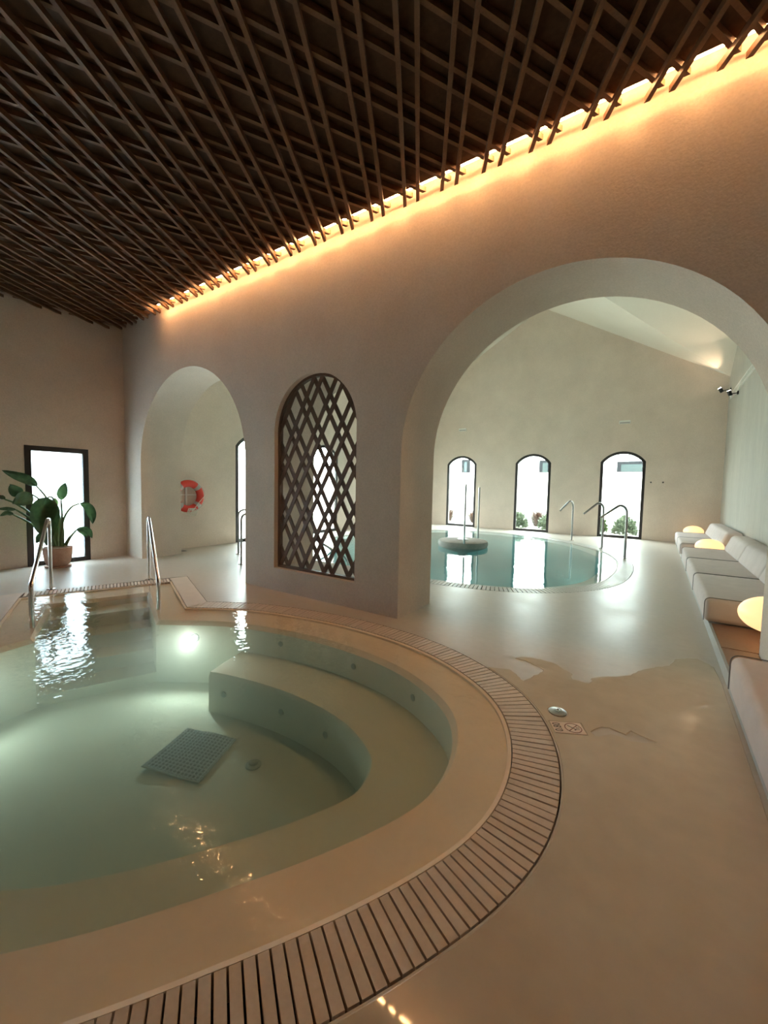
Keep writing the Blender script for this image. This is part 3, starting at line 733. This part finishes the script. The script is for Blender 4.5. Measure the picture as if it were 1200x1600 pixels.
leaf([(245, 560), (180, 500), (115, 425)], 110 * K, dx=(0.05, 0.12), stem_from=[(630, 1120, 0), (520, 800, 0.02), (380, 660, 0.04)])
leaf([(385, 548), (270, 600), (150, 655)], 140 * K, LEAF, dx=(0.10, 0.22), fold=0.15, stem_from=[(640, 1120, 0.03), (560, 820, 0.05), (470, 620, 0.08)])
leaf([(60, 602), (20, 575), (-60, 570)], 40 * K, dx=(0.05, 0.1), stem_from=[(620, 1120, 0), (400, 810, 0.02), (200, 660, 0.04)])
leaf([(190, 725), (90, 712), (-40, 715)], 36 * K, dx=(0.08, 0.15), stem_from=[(620, 1120, 0.02), (450, 900, 0.04), (300, 790, 0.06)])
leaf([(160, 782), (80, 760), (0, 800)], 44 * K, dx=(0.08, 0.12), stem_from=[(620, 1130, 0.02), (450, 950, 0.04), (300, 850, 0.06)])
leaf([(560, 580), (520, 720), (480, 860), (470, 1010)], 215 * K, dx=(0.10, 0.20), fold=0.2, stem_from=[(660, 1130, 0.02), (690, 800, 0.05), (620, 590, 0.08)], shape=0.7)
leaf([(590, 620), (600, 720), (570, 900), (545, 1150)], 160 * K, dx=(0.08, 0.16), fold=0.3, stem_from=[(670, 1130, 0.0), (700, 850, 0.03), (640, 640, 0.06)], shape=0.7)
leaf([(655, 690), (650, 630), (640, 580)], 48 * K, LEAFL, dx=(0.06, 0.06), stem_from=[(680, 1120, 0), (670, 850, 0.03)])
leaf([(715, 612), (730, 520), (768, 405)], 92 * K, dx=(0.0, 0.0), stem_from=[(700, 1120, 0), (725, 820, 0)])
leaf([(935, 650), (1030, 690), (1080, 790), (1085, 890)], 95 * K, dx=(0.0, -0.02), fold=0.4, stem_from=[(700, 1120, 0), (740, 850, 0), (830, 700, 0)])
leaf([(885, 965), (960, 950), (1040, 970), (1080, 1060)], 60 * K, dx=(0.0, 0.05), fold=0.5, stem_from=[(760, 1140, 0.03), (810, 1050, 0.03)])
leaf([(900, 960), (980, 985), (1022, 1055)], 60 * K, dx=(0.05, 0.1), fold=0.3, stem_from=[(775, 1140, 0.05), (830, 1040, 0.05)])
leaf([(560, 1010), (480, 1030), (425, 1120)], 70 * K, dx=(0.1, 0.15), stem_from=[(640, 1130, 0.05), (610, 1050, 0.08)])
for a, b, tp in [(665, 690, 850), (720, 735, 880), (640, 655, 920)]:
    MB().tube([zp(a, 1150), zp((a + b) / 2, 1000), zp(b, tp)], [0.045, 0.036, 0.012], 8).build('stem', STEM, plant, True)

# ------------------------------------------------------------------ lifebuoy on the far part of the left wall
by, bz = 5.116, 1.21
buoy = empty('lifebuoy', (XL + 0.07, by, bz - 0.37), 'red lifebuoy with white rope hung on the wall beyond the left arch', 'lifebuoy')
R0, r0, bx = 0.29, 0.08, XL + 0.12
circ = [(bx, by + R0 * cos(a), bz + R0 * sin(a)) for a in [2 * pi * i / 48 for i in range(48)]]
MB().tube(circ, r0, 14, True).build('ring', RED, buoy, True)
for a0 in (45, 135, 225, 315):
    arc = [(bx, by + R0 * cos(radians(a0 + d)), bz + R0 * sin(radians(a0 + d))) for d in range(-9, 10, 3)]
    MB().tube(arc, r0 + 0.003, 14).build('band', GREYBAND, buoy, True)
rp = []
for i in range(97):
    a = 2 * pi * i / 96; d = 0.015 + 0.05 * abs(sin(2 * (a - pi / 4))) ** 1.5
    rp.append((bx + 0.03, by + (R0 + r0 + d * 0.6) * cos(a), bz + (R0 + r0 + d * 0.6) * sin(a) - 0.01))
MB().tube(rp[:-1], 0.006, 6, True).build('grab_rope', ROPE, buoy, True)
MB().tube(catmull([(bx + 0.09, by + 0.36, bz + 0.02), (bx + 0.09, by + 0.2, bz - 0.15), (bx + 0.10, by + 0.06, bz - 0.32)], False, 6), 0.007, 6).build('throw_line', ROPE, buoy, True)
for k in range(5):
    cc = (bx + 0.09, by + 0.03 + 0.03 * k - 0.05, bz - 0.36)
    lp = [(cc[0] + 0.015 * sin(3 * a + k), cc[1] + 0.055 * cos(a), cc[2] + 0.085 * sin(a)) for a in [2 * pi * i / 20 for i in range(20)]]
    MB().tube(lp, 0.007, 6, True).build('rope_coil', ROPE, buoy, True)
MB().box(XL + 0.001, XL + 0.04, by - 0.02, by + 0.02, bz - 0.35, bz + 0.36).box(XL + 0.001, XL + 0.04, by - 0.26, by + 0.26, bz + 0.02, bz + 0.04).build('bracket', WHITEP, buoy)

# ------------------------------------------------------------------ small wall and floor fittings
def emergency(p, label):
    e = empty('emergency_light', (p[0], YF - 0.04, p[1] - 0.07), label, 'emergency light', 'emergency lights on the far wall')
    V, Fc = rounded_block(p[0] - 0.16, p[0] + 0.16, YF - 0.045, YF - 0.001, p[1] - 0.055, p[1] + 0.055, 0.012, 3); smooth_angle(mk('housing', V, Fc, WHITEP, e), 50)
    MB().box(p[0] - 0.14, p[0] + 0.14, YF - 0.05, YF - 0.044, p[1] - 0.045, p[1] + 0.005).build('diffuser', GREYBAND, e)
emergency((-6.58, 3.86), 'white emergency light above the leftmost arched window')
emergency((-0.99, 3.76), 'white emergency light above the rightmost arched window')
for x_, lb in ((-0.194, 'left one of two small dark hooks beside the rightmost window'), (0.121, 'right one of two small dark hooks beside the rightmost window')):
    e = empty('wall_hook', (x_, YF, 1.82), lb, 'hook', 'hooks on the far wall')
    MB().lathe([(0.022, -0.001), (0.022, -0.008)], (x_, YF, 1.83), 14, 'y').build('rosette', BLACKP, e)
    MB().tube([(x_, YF - 0.006, 1.83), (x_, YF - 0.05, 1.825), (x_, YF - 0.065, 1.85)], 0.009, 8).build('peg', BLACKP, e, True)
# linear grille high on the right wall
gr = empty('air_grille', (XR, 13.0, 4.12), 'long white linear air grille high on the right wall', 'air grille')
MB().box(XR - 0.035, XR - 0.001, 8.6, 14.7, 4.12, 4.135).box(XR - 0.035, XR - 0.001, 8.6, 14.7, 4.245, 4.26).build('frame', WHITEP, gr)
for i in range(58):
    yy = 8.68 + i * 0.104
    MB().box(XR - 0.03, XR - 0.004, yy, yy + 0.035, 4.135, 4.245).build('fin', WHITEP, gr)
def spot(p, aim, label, power):
    e = empty('wall_spotlight', (XR, p.y, p.z), label, 'spotlight', 'spotlights on the right wall')
    d = (Vector(aim) - p).normalized()
    MB().box(XR - 0.03, XR - 0.001, p.y - 0.04, p.y + 0.04, p.z - 0.04, p.z + 0.04).build('bracket', BLACKP, e)
    MB().tube([(XR - 0.02, p.y, p.z), tuple(p - d * 0.02)], 0.012, 8).build('arm', BLACKP, e)
    MB().tube([p - d * 0.06, p + d * 0.07], 0.045, 14).build('head', BLACKP, e, True)
    MB().tube([p + d * 0.0705, p + d * 0.074], 0.038, 14).build('lens', SPOTL, e)
    l = bpy.data.lights.new('spot_beam', 'SPOT'); l.energy = power; l.color = (1.0, 0.70, 0.45); l.spot_size = radians(75); l.spot_blend = 0.6; l.shadow_soft_size = 0.03
    o = bpy.data.objects.new('spot_beam', l); col.objects.link(o); o.parent = e; o.location = p + d * 0.085 - Vector((XR, p.y, p.z))
    o.rotation_euler = d.to_track_quat('-Z', 'Y').to_euler()
spot(Vector((1.33, 14.85, 4.42)), (0.6, 14.6, 5.6), 'small black spotlight by the far corner of the right wall', 15)
spot(Vector((1.38, 13.45, 4.05)), (0.9, 13.2, 5.6), 'small spotlight below the air grille on the right wall', 14)
# floor fittings
e = empty('access_cap', (-0.487, 2.874, 0), 'round steel floor cap beside the depth sign', 'floor cap')
MB().lathe([(0.058, 0.001), (0.058, 0.008), (0.052, 0.011), (0.02, 0.0115)], (-0.487, 2.874, 0), 32).build('plate', STEEL_D, e, True)
MB().lathe([(0.017, 0.011), (0.017, 0.0165), (0.012, 0.018), (0.008, 0.014)], (-0.487, 2.874, 0), 18).build('lock', STEEL, e, True)
fd = on_z(286, 861)
e = empty('floor_drain', (fd.x, fd.y, 0), 'dark round floor drain just inside the left arch', 'drain')
MB().lathe([(0.09, 0.0005), (0.09, 0.004), (0.08, 0.005)], (fd.x, fd.y, 0), 24).build('plate', STEEL_D, e, True)
MB().lathe([(0.06, 0.005), (0.06, 0.0065)], (fd.x, fd.y, 0), 20).build('grid', BLACKP, e)
# depth sign
TA, TB, TC, TD = (Vector(on_z(*q)) for q in ((859, 1127.3), (906.7, 1131.3), (916.7, 1149), (867.7, 1145.3)))
org = (TA + TB + TC + TD) / 4
ex = ((TB - TA) + (TC - TD)).normalized(); ey = Vector((-ex.y, ex.x, 0))
LW, LH = ((TB - TA).length + (TC - TD).length) / 2, ((TA - TD).length + (TB - TC).length) / 2
sign = empty('depth_sign', (org.x, org.y, 0), 'cream floor tile reading 0.80 with a no diving symbol', 'sign')
def sp(a, b, z): q = org + ex * a + ey * b; return (q.x, q.y, z)
sc_ = [(-LW / 2, -LH / 2), (LW / 2, -LH / 2), (LW / 2, LH / 2), (-LW / 2, LH / 2)]
mk('tile', [sp(a, b, 0.0005) for a, b in sc_] + [sp(a, b, 0.0045) for a, b in sc_], [(3, 2, 1, 0), (4, 5, 6, 7), (0, 1, 5, 4), (1, 2, 6, 5), (2, 3, 7, 6), (3, 0, 4, 7)], SIGN, sign)
ZS = 0.0047
def sign_ring(name, ca, cb, ra, rb, th, mat, n=30):
    V = []; 
    for i in range(n):
        a = 2 * pi * i / n
        V += [sp(ca + ra * cos(a), cb + rb * sin(a), ZS), sp(ca + (ra - th) * cos(a), cb + (rb - th) * sin(a), ZS), sp(ca + ra * cos(a), cb + rb * sin(a), ZS + 0.0006), sp(ca + (ra - th) * cos(a), cb + (rb - th) * sin(a), ZS + 0.0006)]
    Fc = []
    for i in range(n):
        j = (i + 1) % n; Fc += [(4 * i + 2, 4 * j + 2, 4 * j + 3, 4 * i + 3), (4 * i, 4 * j, 4 * j + 2, 4 * i + 2), (4 * i + 1, 4 * j + 1, 4 * j + 3, 4 * i + 3)]
    return mk(name, V, Fc, mat, sign)
def sign_bar(name, a0, b0, a1, b1, w, mat):
    d = Vector((a1 - a0, b1 - b0)).normalized(); q = Vector((-d.y, d.x)) * w / 2
    c = [(a0 + q.x, b0 + q.y), (a0 - q.x, b0 - q.y), (a1 - q.x, b1 - q.y), (a1 + q.x, b1 + q.y)]
    return mk(name, [sp(*p, ZS) for p in c] + [sp(*p, ZS + 0.0006) for p in c], [(4, 5, 6, 7), (0, 1, 5, 4), (1, 2, 6, 5), (2, 3, 7, 6), (3, 0, 4, 7)], mat, sign)
r_ = LH * 0.42; ca = LW * 0.17
sign_ring('symbol_ring', ca, 0, r_, r_, 0.0055, SIGNR)
sign_bar('symbol_bar', ca - r_ * 0.7, -r_ * 0.7, ca + r_ * 0.7, r_ * 0.7, 0.005, SIGNR)
sign_bar('diver_body', ca - r_ * 0.55, r_ * 0.5, ca + r_ * 0.05, -r_ * 0.1, 0.006, SIGNK)
sign_bar('diver_arm', ca + r_ * 0.0, -r_ * 0.05, ca + r_ * 0.35, -r_ * 0.32, 0.004, SIGNK)
sign_ring('diver_head', ca + r_ * 0.12, -r_ * 0.38, 0.005, 0.005, 0.0045, SIGNK, 12)
for k in range(3):
    sign_bar('water_wave', ca + r_ * (0.32 + 0.14 * k), -r_ * 0.35, ca + r_ * (0.42 + 0.14 * k), r_ * 0.25, 0.0025, SIGNK)
def text_mesh(txt, ca, cb, size, mat):
    cu = bpy.data.curves.new('depth_text', 'FONT'); cu.body = txt; cu.size = size; cu.align_x = 'CENTER'; cu.align_y = 'CENTER'; cu.extrude = 0.0003
    t = bpy.data.objects.new('depth_text', cu); col.objects.link(t)
    dg = bpy.context.evaluated_depsgraph_get(); me = bpy.data.meshes.new_from_object(t.evaluated_get(dg))
    V = [(v.co.x, v.co.y, v.co.z) for v in me.vertices]; Fc = [tuple(p.vertices) for p in me.polygons]
    bpy.data.objects.remove(t); bpy.data.meshes.remove(me)
    # reading direction runs from the near edge to the far edge of the tile, letter tops towards the pool
    W = []
    for x_, y_, z_ in V:
        q = sp(ca - y_ * 1.25, cb + x_, ZS + 0.0004 + z_); W.append(q)
    return mk('depth_text', W, Fc, mat, sign)
text_mesh('0.80', -LW * 0.32, 0.0, LH * 0.44, SIGNK)

# ------------------------------------------------------------------ things under the water
FZ = -0.76
mc = [on_z(*q, FZ + 0.02) for q in ((293, 1138), (368, 1155), (310, 1222), (222, 1200))]
mat_e = empty('drain_mat', (sum(q.x for q in mc) / 4, sum(q.y for q in mc) / 4, FZ), 'dark woven square drain cover on the pool floor', 'drain cover')
def mq(s_, t, z): 
    a = mc[0].lerp(mc[1], s_); b = mc[3].lerp(mc[2], s_); q = a.lerp(b, t); return (q.x, q.y, z)
def buck(s_, t): return FZ + 0.016 + 0.018 * max(0, sin(3.1 * s_ + 1.2)) * t * t + 0.012 * (1 - t) * max(0, sin(6 * s_ - 2))
N_ = 20
V = [mq(i / N_, j / N_, buck(i / N_, j / N_)) for j in range(N_ + 1) for i in range(N_ + 1)]
Fc = [(j * (N_ + 1) + i, j * (N_ + 1) + i + 1, (j + 1) * (N_ + 1) + i + 1, (j + 1) * (N_ + 1) + i) for j in range(N_) for i in range(N_)]
mk('mat_sheet', V, Fc, MATM, mat_e, smooth=True)
edge = [mq(*p, buck(*p) + 0.002) for p in [(i / N_, 0) for i in range(N_)] + [(1, i / N_) for i in range(N_)] + [(1 - i / N_, 1) for i in range(N_)] + [(0, 1 - i / N_) for i in range(N_)]]
MB().tube(edge, 0.008, 6, True).build('edge_frame', MATE, mat_e, True)
wv = MB()
for k in range(15):
    f = (k + 0.5) / 15
    wv.tube([mq(f, j / 10, buck(f, j / 10) + 0.005) for j in range(11)], 0.0055, 5); wv.tube([mq(j / 10, f, buck(j / 10, f) + 0.005) for j in range(11)], 0.0055, 5)
o = wv.build('weave', simple('weave_grey', (0.74, 0.82, 0.86), 0.4), mat_e); o['kind'] = 'stuff'
for q, lb in (((396, 1196), 'round grey floor nozzle to the right of the square drain cover'), ((264, 1031), 'round grey floor nozzle below the pool steps'), ((12, 1112), 'round grey floor nozzle at the left edge')):
    c = on_z(*q, FZ)
    e = empty('pool_nozzle', (c.x, c.y, FZ), lb, 'nozzle', 'nozzles in the pool floor')
    MB().lathe([(0.062, 0.0), (0.062, 0.012), (0.05, 0.018)], (c.x, c.y, FZ), 24).build('flange', NOZZLE, e, True)
    MB().lathe([(0.034, 0.018), (0.034, 0.03), (0.026, 0.036)], (c.x, c.y, FZ), 20).build('cap', NOZZLE, e, True)
def pool_light(c, d, label, mat, power, r=0.032):
    e = empty('pool_light', c, label, 'pool light', 'underwater pool lights')
    c = Vector(c); d = Vector(d).normalized()
    MB().tube([c - d * 0.01, c + d * 0.012], r + 0.02, 20).build('ring', STEEL_D, e)
    MB().tube([c + d * 0.0125, c + d * 0.02], r, 20).build('lens', mat, e)
    l = bpy.data.lights.new('pool_lamp', 'SPOT'); l.energy = power; l.color = (0.98, 1.0, 0.93); l.shadow_soft_size = r; l.spot_size = radians(170); l.spot_blend = 0.5
    o = bpy.data.objects.new('pool_lamp', l); col.objects.link(o); o.parent = e; o.location = d * 0.09; o.rotation_euler = d.to_track_quat('-Z', 'Y').to_euler()
i0 = min(range(NR), key=lambda i: math.dist(E1b[i], on_z(325, 977, -0.22).to_2d()))
w_ = Vector(E1b[i0 + 1]) - Vector(E1b[i0 - 1]); nd = Vector((w_.y, -w_.x, 0)).normalized()
if nd.dot(Vector((-2.8, 1.6, 0)) - Vector((*E1b[i0], 0))) < 0: nd = -nd
pool_light((E1b[i0][0] + nd.x * 0.012, E1b[i0][1] + nd.y * 0.012, -0.24), nd, 'bright white underwater light in the wall below the arcade pier', POOLLIGHT, 16)
pl = on_z(160, 965, -0.30)
pool_light((pl.x, pl.y, -0.30), (U.x, U.y, 0.2), 'greenish underwater light in the pool steps', POOLLIGHTG, 14)

i_ = NR - 16; a_ = Vector((*E1b[i_], 0)); w_ = Vector(E1b[i_ + 1]) - Vector(E1b[i_ - 1]); d_ = Vector((w_.y, -w_.x, 0)).normalized()
if d_.dot(Vector((-2.8, 1.6, 0)) - a_) < 0: d_ = -d_
pool_light((a_.x + d_.x * 0.012, a_.y + d_.y * 0.012, -0.24), d_, 'added white underwater light in the unseen left wall of the front pool', POOLLIGHT, 14)  # unseen lamp, added to light the seat front and pool floor
for k, (frac, lb) in enumerate([(0.0, 'added underwater light of the far pool below the spout nearest the bench'), (0.16, 'added underwater light of the far pool facing the lattice screen'), (0.5, 'added underwater light of the far pool on its left side'), (0.78, 'added underwater light of the far pool below the far window wall')]):  # lamps not in view, added to brighten the teal water
    i_ = int(frac * len(R2b)); a_ = Vector((*R2b[i_], 0)); d_ = (Vector((-4.3, 9.9, 0)) - a_).normalized()
    q_ = a_ + d_ * 0.03
    pool_light((q_.x, q_.y, -0.5), d_, lb, POOLLIGHT, 22, 0.08)

# ------------------------------------------------------------------ garden and house outside
tag(MB().box(-40, 25, YF + 0.3, 45, -0.12, -0.02).box(-40, XL - 0.3, -10, YF + 0.3, -0.12, -0.02).build('garden_ground', GRAVEL), 'pale garden ground outside the windows', None, None, 'structure')
tag(MB().box(-20, 14, 19.0, 19.25, -0.05, 2.31).build('garden_wall', RENDERW), 'white rendered garden wall outside the far windows', None, None, 'structure')
tag(MB().box(-14.3, -14.0, 1, 19.0, -0.05, 2.31).build('garden_wall', RENDERW), 'white rendered garden wall outside the left windows', None, None, 'structure')
house = empty('neighbour_house', (-3, 26, 0), 'white house beyond the garden wall', 'house')
MB().box(-16, 10, 26, 32, -0.02, 7).build('house_wall', RENDERW, house)
DGL = simple('house_glass', (0.020, 0.028, 0.028), 0.1, 0, 0.2); HFRAME = simple('house_window_frame', (0.008, 0.008, 0.009), 0.7, 0, 0.1)
for x0, x1, z0, z1 in ((-1.95, 1.2, 2.2, 3.2), (-6.1, -4.9, 2.2, 3.35), (-11.2, -10.6, 2.5, 3.5)):
    w = MB().box(x0, x1, 25.93, 25.999, z0, z1).build('house_window', HFRAME, house)
    n_ = 2 if x1 - x0 > 1 else 1
    for k in range(n_):
        a = x0 + 0.2 + (x1 - x0 - 0.2) * k / n_; b = x0 + (x1 - x0 - 0.2) * (k + 1) / n_
        MB().box(a, b, 25.91, 25.929, z0 + 0.16, z1 - 0.16).build('pane', DGL, w)
def shrub(x, y, r, h, mat, label, n=1000, grassy=False):
    V = []; Fc = []
    for i in range(n):
        if grassy:
            a = random.uniform(0, 2 * pi); d = random.uniform(0, r * 0.25); L = h * random.uniform(0.6, 1.1); o_ = random.uniform(0.3, 1.1) * r
            p0 = Vector((x + d * cos(a), y + d * sin(a), -0.02)); p2 = Vector((x + (d + o_) * cos(a), y + (d + o_) * sin(a), L * 0.85)); p1 = (p0 * 0.6 + p2 * 0.4) + Vector((0, 0, L * 0.28))
            s_ = Vector((-sin(a), cos(a), 0)) * 0.012; k = len(V)
            V += [p0 - s_, p0 + s_, p1 + s_, p1 - s_, p2]; Fc += [(k, k + 1, k + 2, k + 3), (k + 3, k + 2, k + 4)]
        else:
            while True:
                q = Vector((random.uniform(-1, 1), random.uniform(-1, 1), random.uniform(0, 1)))
                if 0.35 < q.length < 1: break
            c = Vector((x + q.x * r, y + q.y * r, q.z * h)); d = (q + Vector((random.uniform(-.6, .6), random.uniform(-.6, .6), random.uniform(-.3, .8)))).normalized()
            s_ = d.orthogonal().normalized(); s_.rotate(Matrix.Rotation(random.uniform(0, 6.3), 3, d)); ln = random.uniform(0.08, 0.16); k = len(V)
            V += [c, c + d * ln * 0.5 + s_ * ln * 0.28, c + d * ln, c + d * ln * 0.5 - s_ * ln * 0.28]; Fc.append((k, k + 1, k + 2, k + 3))
    e = empty('garden_shrub' if not grassy else 'ornamental_grass', (x, y, -0.02), label, 'shrub' if not grassy else 'grass clump', 'garden plants outside the windows')
    mk('foliage', V, Fc, mat, e)
    if not grassy:
        st = MB()
        for k in range(6):
            a = k * 1.05; st.tube([(x, y, -0.02), (x + r * 0.35 * cos(a), y + r * 0.35 * sin(a), h * 0.6)], 0.012, 5)
        st.build('branches', STEM, e)
for a in [(-1.85, 16.9, 0.35, 0.62, SHRUB, 'green shrub outside the rightmost window, left one'), (-0.92, 16.9, 0.35, 0.60, SHRUBP, 'silvery shrub outside the rightmost window, middle one'),
          (0.01, 16.9, 0.35, 0.56, SHRUBP, 'silvery shrub outside the rightmost window, right one'), (-4.75, 16.8, 0.40, 0.58, SHRUBP, 'silvery shrub outside the middle window, left one'),
          (-3.45, 16.8, 0.42, 0.54, SHRUBP, 'silvery shrub outside the middle window, right one'),
          (-12.0, 7.9, 0.5, 0.6, SHRUB, 'green shrub outside the window beside the lifebuoy'), (-12.2, 11.6, 0.5, 0.55, SHRUB, 'green shrub outside the window behind the lattice screen')]:
    shrub(*a)
for a in [(-4.15, 17.85, 0.7, 0.8, REDGRASS, 'russet grass clump outside the middle window'), (-8.2, 17.6, 0.62, 0.7, REDGRASS, 'russet grass clump outside the leftmost window, left one'),
          (-6.85, 17.5, 0.62, 0.65, REDGRASS, 'russet grass clump outside the leftmost window, right one')]:
    shrub(*a, 260, True)
